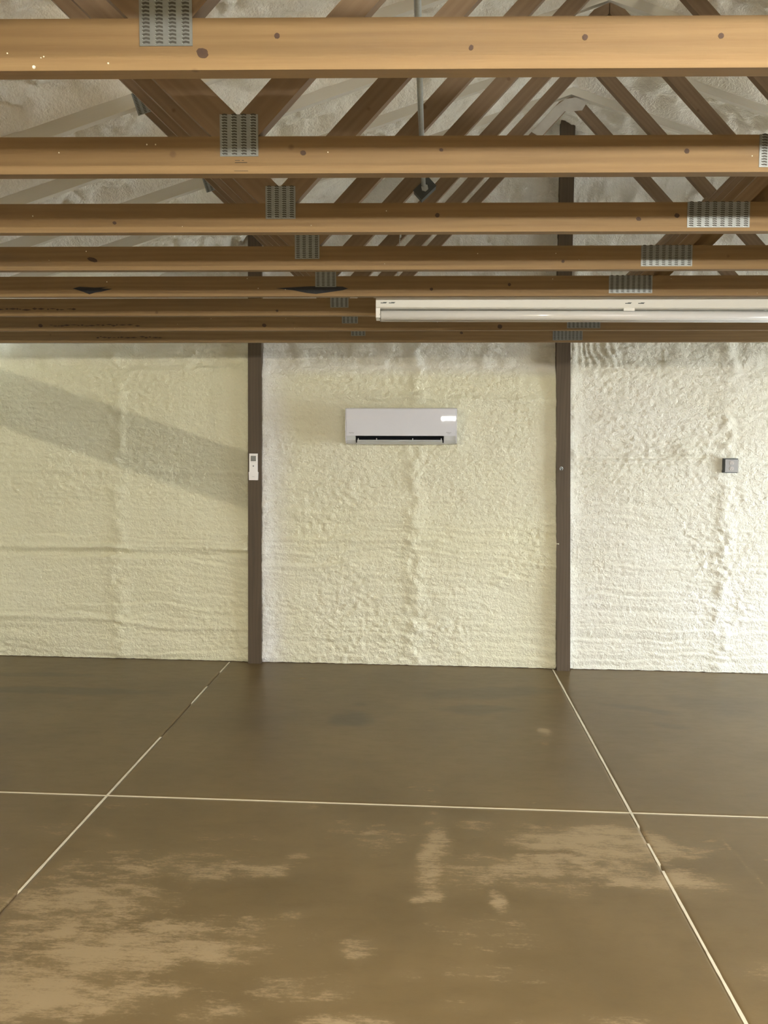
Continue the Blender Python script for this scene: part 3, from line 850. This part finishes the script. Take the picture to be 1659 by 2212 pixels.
link('air_outlet', prism_mesh('air_outlet', [(-0.196, 0.060), (-0.112, 0.061), (-0.085, 0.014), (-0.15, 0.006), (-0.168, 0.014), (-0.150, 0.030), (-0.165, 0.052)], -hw + .081, hw - .101, 'x'), ac, M_BLACK)
lv = link('louver', prism_mesh('louver', [(-0.198, 0.0275), (-0.150, 0.004), (-0.149, 0.009), (-0.197, 0.0325)], -hw + .092, hw - .112, 'x', bevel=0.001), ac, M_ACG)
for fx in (-hw + .10, -.19, .092, hw - .12):
    link('louver_bracket', box_mesh('louver_bracket', fx - .003, fx + .003, -0.190, -0.165, 0.022, 0.045), lv, M_ACG)
link('lower_tray', prism_mesh('lower_tray', [(-0.162, 0.008), (-0.125, -0.003), (-0.03, 0.0), (-0.08, 0.014)], -hw + .08, hw - .10, 'x', bevel=0.001), ac, M_ACG)
link('louver_edge', prism_mesh('louver_edge', [(-0.192, 0.018), (-0.158, 0.006), (-0.157, 0.009), (-0.191, 0.021)], -hw + .09, hw - .11, 'x'), ac, M_ACG)

def text_mesh(body, size, name):
    cu = bpy.data.curves.new(name, 'FONT'); cu.body = body; cu.size = size; cu.extrude = 0.0002
    cu.align_x = 'CENTER'
    tmp = bpy.data.objects.new(name, cu); C.objects.link(tmp)
    dg = bpy.context.evaluated_depsgraph_get()
    me = bpy.data.meshes.new_from_object(tmp.evaluated_get(dg))
    bpy.data.objects.remove(tmp)
    me.name = name
    return me
def lettering(body, size, x, y, z, parent, mat, name='logo'):
    o = link(name, text_mesh(body, size, name), parent, mat)
    o.location = (x, y, z); o.rotation_euler = (math.pi / 2, 0, 0)
    return o
lettering('FUJITSU', 0.011, -hw + .050, -0.2150, 0.083, ac, M_GREYPRINT)
lettering('Halcyon', 0.012, hw - .062, -0.2150, 0.086, ac, M_GREYPRINT)
lettering('INVERTER', 0.005, hw - .062, -0.2150, 0.078, ac, M_GREYPRINT)

# ------------------------------------------------------------------ remote control on the left post
rc = tag(empty('remote_control', (-1.404, end_y(-1.4) - 0.060, 1.497)), 'white remote control in its holder on the dark wall post', 'remote control')
link('body', box_mesh('body', -0.033, 0.033, -0.024, -0.004, 0.012, 0.212, bevel=0.005, segs=2), rc, M_RW)
link('screen', box_mesh('screen', -0.021, 0.021, -0.0248, -0.02, 0.152, 0.194, bevel=0.0015), rc, M_LCD)
link('power_button', tube_mesh('power_button', [(0, -0.0262, 0.113), (0, -0.02, 0.113)], 0.0055, 16), rc, M_GREYPRINT)
for xx in (-0.016, 0.0, 0.018):
    link('button', box_mesh('button', xx - .005, xx + .005, -0.0252, -0.02, 0.143, 0.1465, bevel=0.0007), rc, M_ACG)
hold = link('holder', prism_mesh('holder', [(-0.0345, 0), (0.0345, 0), (0.0375, 0.064), (0.0335, 0.066), (-0.0335, 0.066), (-0.0375, 0.064)], -0.0285, 0, 'y', bevel=0.003, segs=2), rc, M_RW)
lettering('FUJITSU', 0.006, 0.0, -0.0290, 0.026, hold, M_GREYPRINT)

# ------------------------------------------------------------------ outlet box in the right-hand foam bay
ob = tag(empty('electrical_outlet', (2.342, end_y(2.34) - 0.030, 1.594)), 'grey metal duplex outlet box sunk in the white foam', 'outlet')
link('box', box_mesh('box', -0.0555, 0.054, -0.016, 0.08, 0.0, 0.112, bevel=0.002), ob, M_DARKM)
cov = link('cover_plate', box_mesh('cover_plate', -0.046, 0.054, -0.026, -0.014, 0.006, 0.104, bevel=0.006, segs=2), ob, M_STEEL)
for zc in (0.034, 0.077):
    n = 20; rr = 0.0165
    poly = [(0.003 + rr * math.cos(math.tau * i / n), zc + max(-0.0135, min(0.0135, rr * math.sin(math.tau * i / n)))) for i in range(n)]
    r = link('receptacle', prism_mesh('receptacle', poly, -0.030, -0.02, 'y', bevel=0.001), ob, M_RECEPT)
    bm = bmesh.new()
    bm_box(bm, -0.004, -0.0025, -0.0305, -0.025, zc - 0.001, zc + 0.008); bm_box(bm, 0.0085, 0.010, -0.0305, -0.025, zc - 0.001, zc + 0.007)
    bm_tube(bm, [(0.003, -0.0305, zc - 0.007), (0.003, -0.025, zc - 0.007)], 0.0026, 8)
    link('slot', finish(bm, 'slot'), r, M_BLACK)
link('screw', tube_mesh('screw', [(0.003, -0.0285, 0.0555), (0.003, -0.02, 0.0555)], 0.003, 10), ob, M_GALV)

# ------------------------------------------------------------------ hook on the right post
hk = tag(empty('wire_hook', (1.034, end_y(1.03) - 0.060, 1.60)), 'small twisted metal hook screwed into the dark wall post', 'hook')
ring = [(0.012 * math.cos(a), -0.012 - 0.004 * math.sin(a * .5), 0.014 + 0.014 * math.sin(a)) for a in [math.radians(d) for d in range(-60, 250, 20)]]
link('ring', tube_mesh('ring', ring, 0.0022, 8), hk, M_GALV)
link('shank', tube_mesh('shank', [(-0.004, 0.01, 0.012), (-0.004, -0.013, 0.012), (0.010, -0.015, 0.026)], 0.0025, 8), hk, M_GALV)
link('screw_plate', tube_mesh('screw_plate', [(-0.002, 0.002, 0.012), (-0.002, -0.003, 0.012)], 0.009, 10), hk, M_DARKM)

# ------------------------------------------------------------------ unseen bulb and plank, added to throw a diagonal shadow on the left bay
pl = tag(empty('added_bulb', (-2.8, -2.5, 2.30)), 'added unseen warm bulb on a cord, lighting the left foam bay', 'lamp')
link('cord', tube_mesh('cord', [(0, 0, 0.06), (0, 0, 0.19)], 0.004, 8), pl, M_DARKM)
link('socket', tube_mesh('socket', [(0, 0, 0.035), (0, 0, 0.07)], 0.019, 14), pl, M_BLACK)
ld = bpy.data.lights.new('added_bulb_light', 'POINT'); ld.energy = 145; ld.color = (1.0, 0.93, 0.72); ld.shadow_soft_size = 0.022  # added small warm source, kept small so the plank's shadow stays crisp
lo = bpy.data.objects.new('added_bulb_light', ld); C.objects.link(lo); lo.parent = pl; lo.location = (0, 0, 0)
hp = tag(empty('added_shadow_plank', (-2.0, 3.37, 1.70)), 'added unseen plank on two ropes, casting the diagonal shadow on the left foam bay', 'plank')
def bar(P): return (-2.8 + 0.6077 * (P[0] + 2.8) + 2.0, 2.30 + 0.6077 * (P[1] - 2.30) - 1.70)  # plank outline projected back from the wanted shadow band towards the added bulb
up_ = lambda x: 2.311 - 0.327 * (x + 3.277)
lw_ = lambda x: 1.915 - 0.324 * (x + 3.52)
xa, xb_ = -3.86, -1.45
board_obj('plank', [bar((xa, lw_(xa))), bar((xb_, lw_(xb_))), bar((xb_, up_(xb_))), bar((xa, up_(xa)))], -0.012, 0.012, M_WOOD, hp)
for xx in (-3.6, -1.75):
    q = bar((xx, up_(xx)))
    link('rope', tube_mesh('rope', [(q[0], 0, q[1] - 0.02), (q[0], 0, 2.462 - 1.70 + TR * (q[0] - 2.0))], 0.004, 8), hp, M_FOAMBIT)
